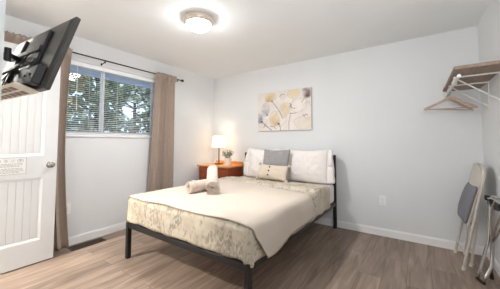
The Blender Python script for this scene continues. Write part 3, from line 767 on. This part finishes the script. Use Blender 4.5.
# ------------------------------------------------------------------ painting
pt = thing('canvas_painting', (1.545, 3.49, 1.36), 'wide canvas painting of loose beige, yellow and grey flowers above the bed', 'painting')
PX0, PX1, PZ0, PZ1 = 1.067, 2.018, 1.362, 2.010
bm = BM(); box(bm, PX0, PX1, 3.474, WY - .001, PZ0, PZ1, .003, 1); obj('canvas', bm, 'canvas_edge', pt)
def paint(u, v):
    """u right, v up, 0..1 -> srgb"""
    a = 1.47
    n1 = nz(u * 5, v * 4, 1) * .5 + nz(u * 13, v * 10, 2) * .3
    col = Vector((226, 219, 213)) + Vector((14, 13, 12)) * n1
    def blend(c, k):
        nonlocal col
        k = max(0, min(1, k)); col = col * (1 - k) + Vector(c) * k
    def blob(cx, cy, rx, ry, ang, c, k, soft=.25, c2=None):
        dx, dy = (u - cx) * a, v - cy; ca, sa = math.cos(ang), math.sin(ang)
        x, y = (dx * ca + dy * sa) / rx, (-dx * sa + dy * ca) / ry
        d = math.hypot(x, y) * (1 + .22 * nz(u * 9 + cx * 7, v * 9, cy * 5))
        if d < 1 + soft:
            kk = k * (1 - sm(1 - soft * 1.6, 1 + soft * .4, d)) * (.72 + .75 * nz(u * 11, v * 11, cx))
            cc = Vector(c) if c2 is None else Vector(c).lerp(Vector(c2), max(0, min(1, .5 - y * .6)))
            blend(cc, kk)
            rim = math.exp(-((d - .95) / .07) ** 2); blend((140, 126, 118), .24 * rim * k)
    def stroke(p, wd, c, k):
        best = 9
        for (x0, y0), (x1, y1) in zip(p, p[1:]):
            ax_, ay = x0 * a, y0; bx, by = x1 * a, y1; t = ((u * a - ax_) * (bx - ax_) + (v - ay) * (by - ay)) / max(1e-9, (bx - ax_) ** 2 + (by - ay) ** 2)
            t = max(0, min(1, t)); best = min(best, math.hypot(u * a - ax_ - t * (bx - ax_), v - ay - t * (by - ay)))
        blend(c, k * (1 - sm(wd * .5, wd * 1.5, best)) * (.8 + .4 * nz(u * 25, v * 25)))
    # pale petals
    blob(.78, .60, .22, .17, .2, (238, 230, 224), .7); blob(.60, .72, .16, .14, .6, (236, 228, 218), .7); blob(.46, .32, .16, .2, 0, (232, 226, 222), .6)
    blob(.87, .18, .24, .16, .1, (218, 206, 186), .7); blob(.93, .46, .14, .2, 0, (230, 220, 212), .6); blob(.10, .20, .15, .12, .2, (214, 210, 210), .6)
    # ochre flowers
    blob(.25, .86, .17, .11, .15, (214, 190, 140), .85, c2=(190, 160, 104)); blob(.53, .52, .14, .19, -.2, (222, 202, 154), .85, c2=(204, 180, 128))
    blob(.34, .30, .15, .19, .35, (220, 202, 158), .85, c2=(196, 168, 112)); blob(.70, .90, .17, .12, -.1, (226, 208, 166), .8)
    # grey-blue flowers
    blob(.16, .56, .13, .19, -.1, (196, 192, 196), .85, c2=(150, 150, 166)); blob(.03, .33, .11, .14, .2, (170, 170, 182), .9, c2=(112, 114, 134))
    blob(.50, .85, .09, .07, .5, (214, 208, 204), .6)
    # brown bloom, top corner
    blob(.93, .90, .13, .15, 0, (166, 144, 132), .9, c2=(92, 76, 76))
    # centres and stems
    for cx, cy in ((.19, .42), (.08, .24), (.29, .76), (.42, .17), (.92, .80)): blob(cx, cy, .035, .03, 0, (84, 76, 84), .9)
    stroke([(.29, .76), (.38, .60), (.46, .42), (.49, .30)], .010, (120, 106, 100), .7); stroke([(.08, .24), (.18, .12), (.27, .02)], .012, (108, 104, 112), .8)
    stroke([(.42, .17), (.45, .08), (.45, 0)], .010, (112, 100, 96), .8); stroke([(.64, .40), (.61, .2), (.61, 0)], .010, (132, 118, 110), .7)
    stroke([(.64, .62), (.66, .55), (.72, .53)], .010, (110, 98, 96), .8); stroke([(.63, .66), (.66, .62), (.63, .58)], .012, (128, 112, 106), .8)
    stroke([(.62, .42), (.70, .41), (.74, .42)], .009, (110, 100, 98), .8); stroke([(.86, .36), (.88, .32), (.90, .37), (.94, .35)], .009, (120, 108, 104), .8)
    stroke([(.44, .86), (.48, .92), (.53, .90)], .012, (140, 126, 120), .7); stroke([(.84, .66), (.88, .74), (.92, .80)], .009, (140, 124, 116), .6)
    stroke([(.12, .10), (.15, .20), (.14, .13)], .010, (120, 112, 112), .7); stroke([(.26, .12), (.33, .10), (.36, .05)], .012, (130, 118, 114), .7)
    return lin(col)
bm = BM(); nu, nv = 170, 116
cl_ = bm.loops.layers.float_color.new('paint')
G = [[bm.verts.new((PX0 + .003 + (PX1 - PX0 - .006) * i / nu, 3.4732, PZ0 + .003 + (PZ1 - PZ0 - .006) * j / nv)) for j in range(nv + 1)] for i in range(nu + 1)]
CC = [[paint(i / nu, j / nv) for j in range(nv + 1)] for i in range(nu + 1)]
for i in range(nu):
    for j in range(nv):
        ids = [(i, j), (i + 1, j), (i + 1, j + 1), (i, j + 1)]; f = bm.faces.new([G[p][q] for p, q in ids])
        for l, (p, q) in zip(f.loops, ids): l[cl_] = CC[p][q] + (1,)
obj('painted_face', bm, 'painting', pt)

# ------------------------------------------------------------------ television on its arm
def tv():
    c0 = Vector((CAMX, 0, CAMZ)); TR = Vector((1.838, .499, 1.853))
    ps, tl_ = R(5.756), R(17.0); ro = R(-.34); Wd = .75; Hd = Wd * .575
    u = Vector((-math.cos(ps), -math.sin(ps), 0)); n = Vector((math.sin(ps), -math.cos(ps), 0))
    dn = Vector((0, 0, -math.cos(tl_))) + n * math.sin(tl_)
    bk = u.cross(dn); bk = bk if bk.dot(n) > 0 else -bk      # back normal
    # local: x along u (from the right end), y down, z out of the back; origin at the back's top right corner
    mx = Matrix((u, dn, bk)).transposed().to_4x4(); mx.translation = TR
    t = thing('wall_television', TR + u * Wd / 2 + dn * Hd, 'flat television tilted on a wall arm above the open door, seen from behind', 'television')
    bm = BM(); box(bm, 0, Wd, 0, Hd, -.030, -.004, .006, 2, mx); obj('housing', bm, 'tvback', t)
    bm = BM(); box(bm, .012, Wd - .012, .012, Hd - .016, -.0312, -.0295, 0, 1, mx); obj('screen', bm, 'screen', t)
    # bulged back shell
    bm = BM()
    a = [(.012, .012), (Wd - .012, .012), (Wd - .012, Hd - .006), (.012, Hd - .006)]; b = [(.03, .03), (Wd - .03, .03), (Wd - .03, Hd - .02), (.03, Hd - .02)]
    A = [bm.verts.new(mx @ Vector((x, y, -.005))) for x, y in a]; B_ = [bm.verts.new(mx @ Vector((x, y, .004))) for x, y in b]
    for k in range(4): bm.faces.new((A[k], A[(k + 1) % 4], B_[(k + 1) % 4], B_[k]))
    bm.faces.new(B_); bm.faces.new(A[::-1]); obj('back_shell', bm, 'tvback', t)
    bm = BM(); box(bm, .035, .235, Hd * .735, Hd - .012, .002, .042, .008, 2, mx); eb = obj('electronics_box', bm, 'tvdark', t)
    for x in (.09, .15):
        bm = BM(); lathe(bm, [(.006, 0), (.006, .003)], (0, 0, 0), 10); bmesh.ops.transform(bm, matrix=mx @ Matrix.Translation((x, Hd * .86, .042)), verts=bm.verts[:]); obj('screw', bm, 'rubber', eb)
    # underside: pale grille with two rows of dark cells
    bm = BM(); box(bm, .10, Wd - .02, Hd - .004, Hd + .004, -.028, .075, .003, 1, mx); gr = obj('underside_grille', bm, 'tvgrille', t)
    bm = BM()
    for i in range(8):
        for j in range(2):
            x = .19 + i * .068; z = -.014 + j * .044; box(bm, x, x + .054, Hd + .0035, Hd + .0052, z, z + .029, 0, 1, mx)
    obj('cells', bm, 'tvslot', gr)
    # mounting rails and arm
    for x in (.19, .50):
        bm = BM(); box(bm, x, x + .05, .055, Hd * .80, .004, .020, .003, 1, mx); obj('mounting_rail', bm, 'tvdark', t)
    bm = BM(); box(bm, .17, .58, .17, .20, .020, .034, .003, 1, mx); box(bm, .17, .58, .25, .28, .020, .034, .003, 1, mx); obj('mounting_plate', bm, 'black', t)
    P = mx @ Vector((.40, .22, .04)); Q = Vector((P.x + .05, P.y - .05, P.z)); E_ = Vector((1.22, .255, P.z)); Wp = Vector((1.40, FY + .02, P.z))
    bm = BM(); tube(bm, [P, Q], .013, 10); tube(bm, [Q - Vector((0, 0, .035)), Q + Vector((0, 0, .035))], .015, 12); obj('tilt_head', bm, 'black', t, True)
    bm = BM(); box(bm, -.5, .5, -.5, .5, -.5, .5, 0, 1)
    def bar(p, q, wz, wy):
        b_ = BM(); d = q - p; L = d.length; m = frame((p + q) / 2, d, (0, 0, 1)); box(b_, -L / 2, L / 2, -wz / 2, wz / 2, -wy / 2, wy / 2, .004, 1, m); return b_
    bm.free()
    obj('arm', bar(Q, E_, .034, .014), 'black', t); obj('arm', bar(E_, Wp, .034, .014), 'black', t)
    bm = BM(); tube(bm, [E_ - Vector((0, 0, .045)), E_ + Vector((0, 0, .045))], .018, 12); obj('elbow_joint', bm, 'black', t, True)
    bm = BM(); box(bm, 1.35, 1.45, FY, FY + .018, P.z - .12, P.z + .12, .004, 1); obj('wall_plate', bm, 'black', t)
    r = random.Random(11)
    for k in range(7):
        a_ = mx @ Vector((.28 + .05 * k, .20 + .028 * k, .03)); e_ = Vector((1.30 + .03 * k, FY + .03, 1.50 + .045 * k))
        pts = []
        for i in range(13):
            s_ = i / 12; p = a_.lerp(e_, s_); p.z -= (.05 + .035 * k) * math.sin(PI * s_); p.x += .035 * math.sin(5 * s_ + k); p.y += .02 * math.sin(7 * s_ + 2 * k) * math.sin(PI * s_)
            p.y = max(p.y, FY + .01); pts.append(p)
        bm = BM(); tube(bm, pts, .0034, 7); obj('cable', bm, 'cable', t, True, 0)
tv()

# ------------------------------------------------------------------ closet shelf and hangers
SX0, SZ = 3.562, 1.752
sh = thing('closet_shelf', (3.72, 2.97, SZ), 'brown wall shelf on white brackets with a hanging rail, high on the right wall', 'shelf')
bm = BM(); box(bm, SX0, WX, 2.462, WY - .004, SZ, SZ + .026, .002, 1); obj('board', bm, 'shelf', sh)
bm = BM(); tube(bm, [(SX0 + .028, 2.47, SZ - .052), (SX0 + .028, WY - .002, SZ - .052)], .0125, 14); obj('hanging_rail', bm, 'bracket', sh, True)
for y in (2.745, 3.135):
    bm = BM(); w2 = .006
    box(bm, SX0 + .02, WX - .001, y - w2, y + w2, SZ - .012, SZ - .0005)
    box(bm, WX - .008, WX - .0005, y - .009, y + .009, SZ - .28, SZ)
    tube(bm, [(SX0 + .03, y, SZ - .012), (WX - .006, y, SZ - .235)], .0055, 8)
    tube(bm, [(SX0 + .028, y + .009, SZ - .005)] + arc((SX0 + .028, y + .009, SZ - .052), .018, PI / 2, 2 * PI, 8, (1, 0, 0), (0, 0, 1))[1:], .004, 6)
    br = obj('bracket', bm, 'bracket', sh)
    for x in (SX0 + .10, WX - .07):
        bm = BM(); lathe(bm, [(.006, -.0155), (.005, -.012)], (x, y, SZ), 8); obj('screw', bm, 'nickel', br)
def hanger(y, yaw, roll, label):
    c = Vector((SX0 + .028, y, SZ - .052)); t = thing('coat_hanger', c, label, 'hanger', 'wooden hangers on the rail')
    m = Matrix.Translation(c) @ Matrix.Rotation(yaw, 4, 'Z') @ Matrix.Rotation(roll, 4, 'Y')
    V = lambda x, z, yy=0: m @ Vector((x, yy, z))
    hw = .207; zt, ze = -.064, -.182
    bm = BM(); tube(bm, [V(.016 * math.cos(a), .0165 * math.sin(a) - .002) for a in [R(200 - k * 22) for k in range(11)]][0:] + [V(.004, -.03), V(0, -.05), V(0, zt)], .0022, 7); obj('hook', bm, 'nickel', t, True, 0)
    bm = BM()
    for s_ in (-1, 1):
        pts = []; n = 10
        for k in range(n + 1):
            f_ = k / n; pts.append((s_ * hw * f_, zt + (ze - zt) * f_ ** 1.12 - .004 * math.sin(PI * f_)))
        prev = None
        for k, (x, z) in enumerate(pts):
            h2 = .013 if k < n else .008; d = .0065
            ringv = [bm.verts.new(V(x, z + h2, -d)), bm.verts.new(V(x, z + h2, d)), bm.verts.new(V(x, z - h2, d)), bm.verts.new(V(x, z - h2, -d))]
            if prev:
                for q in range(4): bm.faces.new((prev[q], prev[(q + 1) % 4], ringv[(q + 1) % 4], ringv[q]))
            else: bm.faces.new(ringv)
            prev = ringv
        bm.faces.new(prev[::-1])
    obj('shoulder', bm, 'hanger', t)
    bm = BM(); tube(bm, [V(-hw + .012, ze + .003), V(hw - .012, ze + .003)], .0058, 10); obj('trouser_bar', bm, 'hanger', t, True)
hanger(3.15, R(5), 0, 'wooden hanger on the shelf rail, the nearer of the two')
hanger(3.26, R(8), R(4), 'wooden hanger on the shelf rail, farther one close to the back wall')

# ------------------------------------------------------------------ folded chair
def folded_chair():
    # local frame: u along the chair's width (towards the back wall), v up along the lean, n out towards the room
    base = Vector((3.622, 3.005, .0)); far = Vector((3.604, 3.420, 0)); top = Vector((3.812, 3.03, .965))
    u = (far - base).normalized(); Wd = (far - base).length
    v = (top - base); v = (v - u * v.dot(u)).normalized(); n = u.cross(v); n = n if n.x < 0 else -n
    def P(a, b, c=0): return base + u * a + v * b + n * c
    t = thing('folding_chair', (3.70, 3.2, 0), 'folded beige metal chair with a grey padded seat leaning in the right corner', 'chair')
    r = .0125
    def back(a):     # front-leg / back-upright tube: one continuous hoop
        return a
    Lh = .985
    hoop = [P(0, .0)] + [P(0, b) for b in (.2, .5, .75)] + [P(.0, Lh - .17)] + arc(P(.17, Lh - .17), .17, PI, PI / 2, 9, u, v)[1:] + arc(P(Wd - .17, Lh - .17), .17, PI / 2, 0, 9, u, v) + [P(Wd, .75), P(Wd, .5), P(Wd, .2), P(Wd, 0)]
    bm = BM(); tube(bm, hoop, r, 12); obj('frame_hoop', bm, 'beige_metal', t, True)
    bm = BM(); nu, nv = 20, 12
    def fb(a, b):
        x = .012 + (Wd - .024) * a; y = Lh - .215 + .215 * b
        yc = min(y, Lh - .004 - .17 * (1 - math.sqrt(max(0, 1 - max(0, abs(a - .5) * (Wd - .024) - (Wd / 2 - .17)) ** 2 / .0289))))
        return P(x, yc, .008 + .022 * math.sin(PI * a))
    sheet(bm, nu, nv, fb, .006); obj('backrest', bm, 'beige_metal', t, True)
    # rear legs, thinner, with cross bars
    rear = [Vector((3.692, 3.13, .014)), P(.06, .30, -.045), P(.035, .52, -.02)]
    rear2 = [Vector((3.684, 3.42, .014)), P(Wd - .03, .30, -.045), P(Wd - .035, .52, -.02)]
    for q, a in ((rear, .035), (rear2, Wd - .035)):
        q[0] = Vector((q[0].x, q[0].y, .014)) if True else q[0]
        bm = BM(); tube(bm, q, .0095, 10); obj('leg', bm, 'beige_metal', t, True)
    for q0, q1 in ((rear[0].lerp(rear[1], .45), rear2[0].lerp(rear2[1], .45)), (P(0, .13), P(Wd, .13)), (P(0, .42), P(Wd, .42))):
        bm = BM(); tube(bm, [q0, q1], .007, 8); obj('crossbar', bm, 'beige_metal', t, True)
    for p in (P(0, 0), P(Wd, 0), rear[0], rear2[0]):
        bm = BM(); tube(bm, [Vector((p.x, p.y, .0005)), Vector((p.x + .006, p.y, .03))], .0155, 12); obj('foot_cap', bm, 'cap', t, True)
    # folded seat: pad outwards, metal pan behind
    s0 = P(Wd / 2, .40, .030); s1 = P(Wd / 2, .785, .004)
    m = frame((s0 + s1) / 2, u, s1 - s0); nn = m.to_3x3() @ Vector((0, 0, 1)); Lh2 = (s1 - s0).length
    flip = 1 if nn.x < 0 else -1
    bm = BM(); box(bm, -Wd / 2 + .025, Wd / 2 - .025, -Lh2 / 2, Lh2 / 2, -.008, .008, .006, 2, m); obj('seat_pan', bm, 'beige_metal', t)
    bm = pillow_bm(Wd - .06, Lh2 - .02, .085, m @ Matrix.Translation((0, 0, flip * .02)), 1.0, .0, .001, 24, 24); obj('seat_pad', bm, 'grey_pad', t, True, 0)
    for a in (.016, Wd - .016):
        bm = BM(); tube(bm, [P(a, .52, .004), P(a, .45, -.03)], .006, 8); obj('hinge_link', bm, 'beige_metal', t, True)
folded_chair()

# ------------------------------------------------------------------ folded chrome luggage rack
def rack():
    t = thing('luggage_rack', (3.78, 2.9, 0), 'folded chrome tube stand with black feet leaning on the right wall beside the chair', 'folding rack')
    y0, y1 = 2.83, 2.985
    # two U hoops, nearly closed, feet at the floor, tops leaning on the wall
    def hoop(f0, f1, t0, t1, ext=.03):
        f0, f1, t0, t1 = map(Vector, (f0, f1, t0, t1)); d0 = (f0 - t0).normalized(); rr = .04
        w_ = (f1 - f0).normalized()
        pts = [t0, t0.lerp(f0, .5), f0 - d0 * 0 + (t0 - f0).normalized() * rr]
        pts += [f0 + (t0 - f0).normalized() * rr * (1 - math.sin(a)) + w_ * rr * (1 - math.cos(a)) for a in [k * PI / 10 for k in range(1, 6)]]
        pts += [f1 + (t1 - f1).normalized() * rr * (1 - math.sin(a)) - w_ * rr * (1 - math.cos(a)) for a in [k * PI / 10 for k in range(5, 0, -1)]]
        pts += [f1 + (t1 - f1).normalized() * rr, t1.lerp(f1, .5), t1]
        return pts
    A = hoop((3.700, 2.845, .016), (3.735, 2.795, .016), (3.805, 2.99, .70), (3.845, 2.68, .69))
    A = [Vector((3.698, 2.858, .014)), Vector((3.704, 2.86, .06)), Vector((3.725, 2.87, .13)), Vector((3.782, 2.90, .34)), Vector((3.806, 2.92, .58)), Vector((3.812, 2.93, .66)), Vector((3.822, 2.94, .70)), Vector((3.84, 2.93, .715)), Vector((3.855, 2.90, .70))]
    B_ = [Vector((3.722, 2.80, .014)), Vector((3.746, 2.82, .07)), Vector((3.786, 2.86, .14)), Vector((3.800, 2.88, .30)), Vector((3.806, 2.86, .55)), Vector((3.812, 2.84, .65)), Vector((3.825, 2.82, .69)), Vector((3.842, 2.79, .69))]
    Cc = [Vector((3.80, 2.95, .012)), Vector((3.806, 2.93, .16)), Vector((3.812, 2.90, .34)), Vector((3.822, 2.80, .50)), Vector((3.84, 2.70, .64)), Vector((3.85, 2.64, .69))]
    D_ = [Vector((3.80, 2.79, .35)), Vector((3.822, 2.74, .47)), Vector((3.842, 2.66, .58)), Vector((3.856, 2.60, .645))]
    for q in (A, B_, Cc):
        bm = BM(); tube(bm, q, .0115, 12); obj('leg', bm, 'chrome', t, True, 0)
    bm = BM(); tube(bm, [Vector((3.806, 2.875, .34)), *D_[1:]], .010, 12); obj('brace', bm, 'chrome', t, True, 0)
    bm = BM(); tube(bm, [Vector((3.694, 2.870, .013)), Vector((3.726, 2.790, .013))], .0128, 12); obj('foot_bar', bm, 'rubber', t, True)
    bm = BM(); tube(bm, [Vector((3.80, 2.95, .0008)), Vector((3.80, 2.949, .03))], .014, 12); obj('foot_cap', bm, 'rubber', t, True)
    bm = BM(); tube(bm, [(3.795, 2.98, .685), (3.82, 2.86, .70), (3.846, 2.66, .69)], .0125, 10); obj('top_bar', bm, 'chrome', t, True)
    for c_ in ((3.80, 2.955, .69), (3.815, 2.87, .675), (3.842, 2.72, .665)):
        bm = BM(); m = Matrix.Translation(c_) @ Matrix.Rotation(R(25), 4, 'Z'); box(bm, -.016, .016, -.02, .02, -.022, .022, .006, 2, m); obj('joint_clamp', bm, 'rubber', t)
    bm = BM()
    sheet(bm, 8, 6, lambda a, b: Vector((3.80 + .035 * a, 2.965 - .27 * a, .685 - .05 * b - .015 * math.sin(PI * a) * b + .0)), .003)
    obj('webbing_strap', bm, 'tvdark', t, True)
rack()

# ------------------------------------------------------------------ outdoors, seen through the window
bm = BM(); box(bm, -14, -T - .01, -6, 12, -.75, -.55); o = struct('ground_outside', bm, 'ground'); o['label'] = 'lawn outside the window'
bm = BM(); box(bm, -.74, -T - .002, -1, 6, 2.205, 2.225)
for k in range(9): box(bm, -.72, -T - .01, -.6 + k * .55, -.585 + k * .55, 2.198, 2.206)
box(bm, -.76, -.74, -1, 6, 2.175, 2.36)
o = struct('trim_3', bm, 'soffit'); o['label'] = 'pale blue-grey eave soffit above the window outside'
def tree(x, y, h, rad, mats, label, seed, n=2600, low=.0):
    r = random.Random(seed); t = thing('garden_tree', (x, y, -.55), label, 'tree', 'trees outside the window')
    bm = BM(); pts = [(x, y, -.56), (x + .05, y, h * .3), (x - .04, y + .05, h * .6), (x, y, h * .92)]; tube(bm, pts, [.11, .085, .06, .02], 10)
    for k in range(12):
        a = r.uniform(0, 2 * PI); z = r.uniform(.15, .8) * h; tube(bm, [(x, y, z), (x + .5 * rad * math.cos(a), y + .5 * rad * math.sin(a), z + .2), (x + .9 * rad * math.cos(a), y + .9 * rad * math.sin(a), z + .3)], [.035, .02, .008], 6)
    obj('trunk', bm, 'bark', t, True)
    bm = BM()
    cl = []
    for k in range(46):
        a = r.uniform(0, 2 * PI); q = math.sqrt(r.random()); z = low + (h - low) * r.random() ** .9; rr = rad * (1 - .55 * max(0, z / h - .3))
        cl.append((Vector((x + rr * q * math.cos(a), y + rr * q * math.sin(a), z)), r.uniform(.22, .5), r.randrange(len(mats))))
    for k in range(n):
        c_, rr, mi = cl[r.randrange(len(cl))]
        d = Vector((r.gauss(0, 1), r.gauss(0, 1), r.gauss(0, 1))).normalized() * rr * r.random() ** .4; p = c_ + d
        e1 = Vector((r.gauss(0, 1), r.gauss(0, 1), r.gauss(0, .7))).normalized(); e2 = e1.cross(Vector((r.gauss(0, 1), r.gauss(0, 1), r.gauss(0, 1)))).normalized()
        l = r.uniform(.10, .19); wd = l * .36
        f = bm.faces.new([bm.verts.new(p), bm.verts.new(p + e1 * l * .5 + e2 * wd), bm.verts.new(p + e1 * l), bm.verts.new(p + e1 * l * .5 - e2 * wd)]); f.material_index = mi
    obj('foliage', bm, mats, t)
tree(-2.5, 1.55, 3.5, .74, ['tree0', 'tree1', 'tree2', 'tree1', 'tree0', 'yellow_leaf'], 'green garden tree with some yellow leaves outside the left window pane', 1, 2200)
tree(-3.3, 2.75, 3.5, .80, ['tree0', 'tree1', 'tree1'], 'full green garden tree outside behind the window mullion', 2, 2600)
tree(-2.9, 3.95, 3.2, .62, ['tree1', 'tree2', 'tree3'], 'pale greyish garden tree outside behind the right window pane', 3, 1700)
tree(-6.2, 2.9, 4.3, 1.5, ['tree0', 'tree1', 'tree2'], 'tall green tree behind the yellow-leaved garden tree', 5, 3600)
tree(-6.6, 5.6, 4.4, 1.5, ['tree0', 'tree1', 'tree2'], 'tall green tree behind the pale garden tree on the right', 6, 3600)
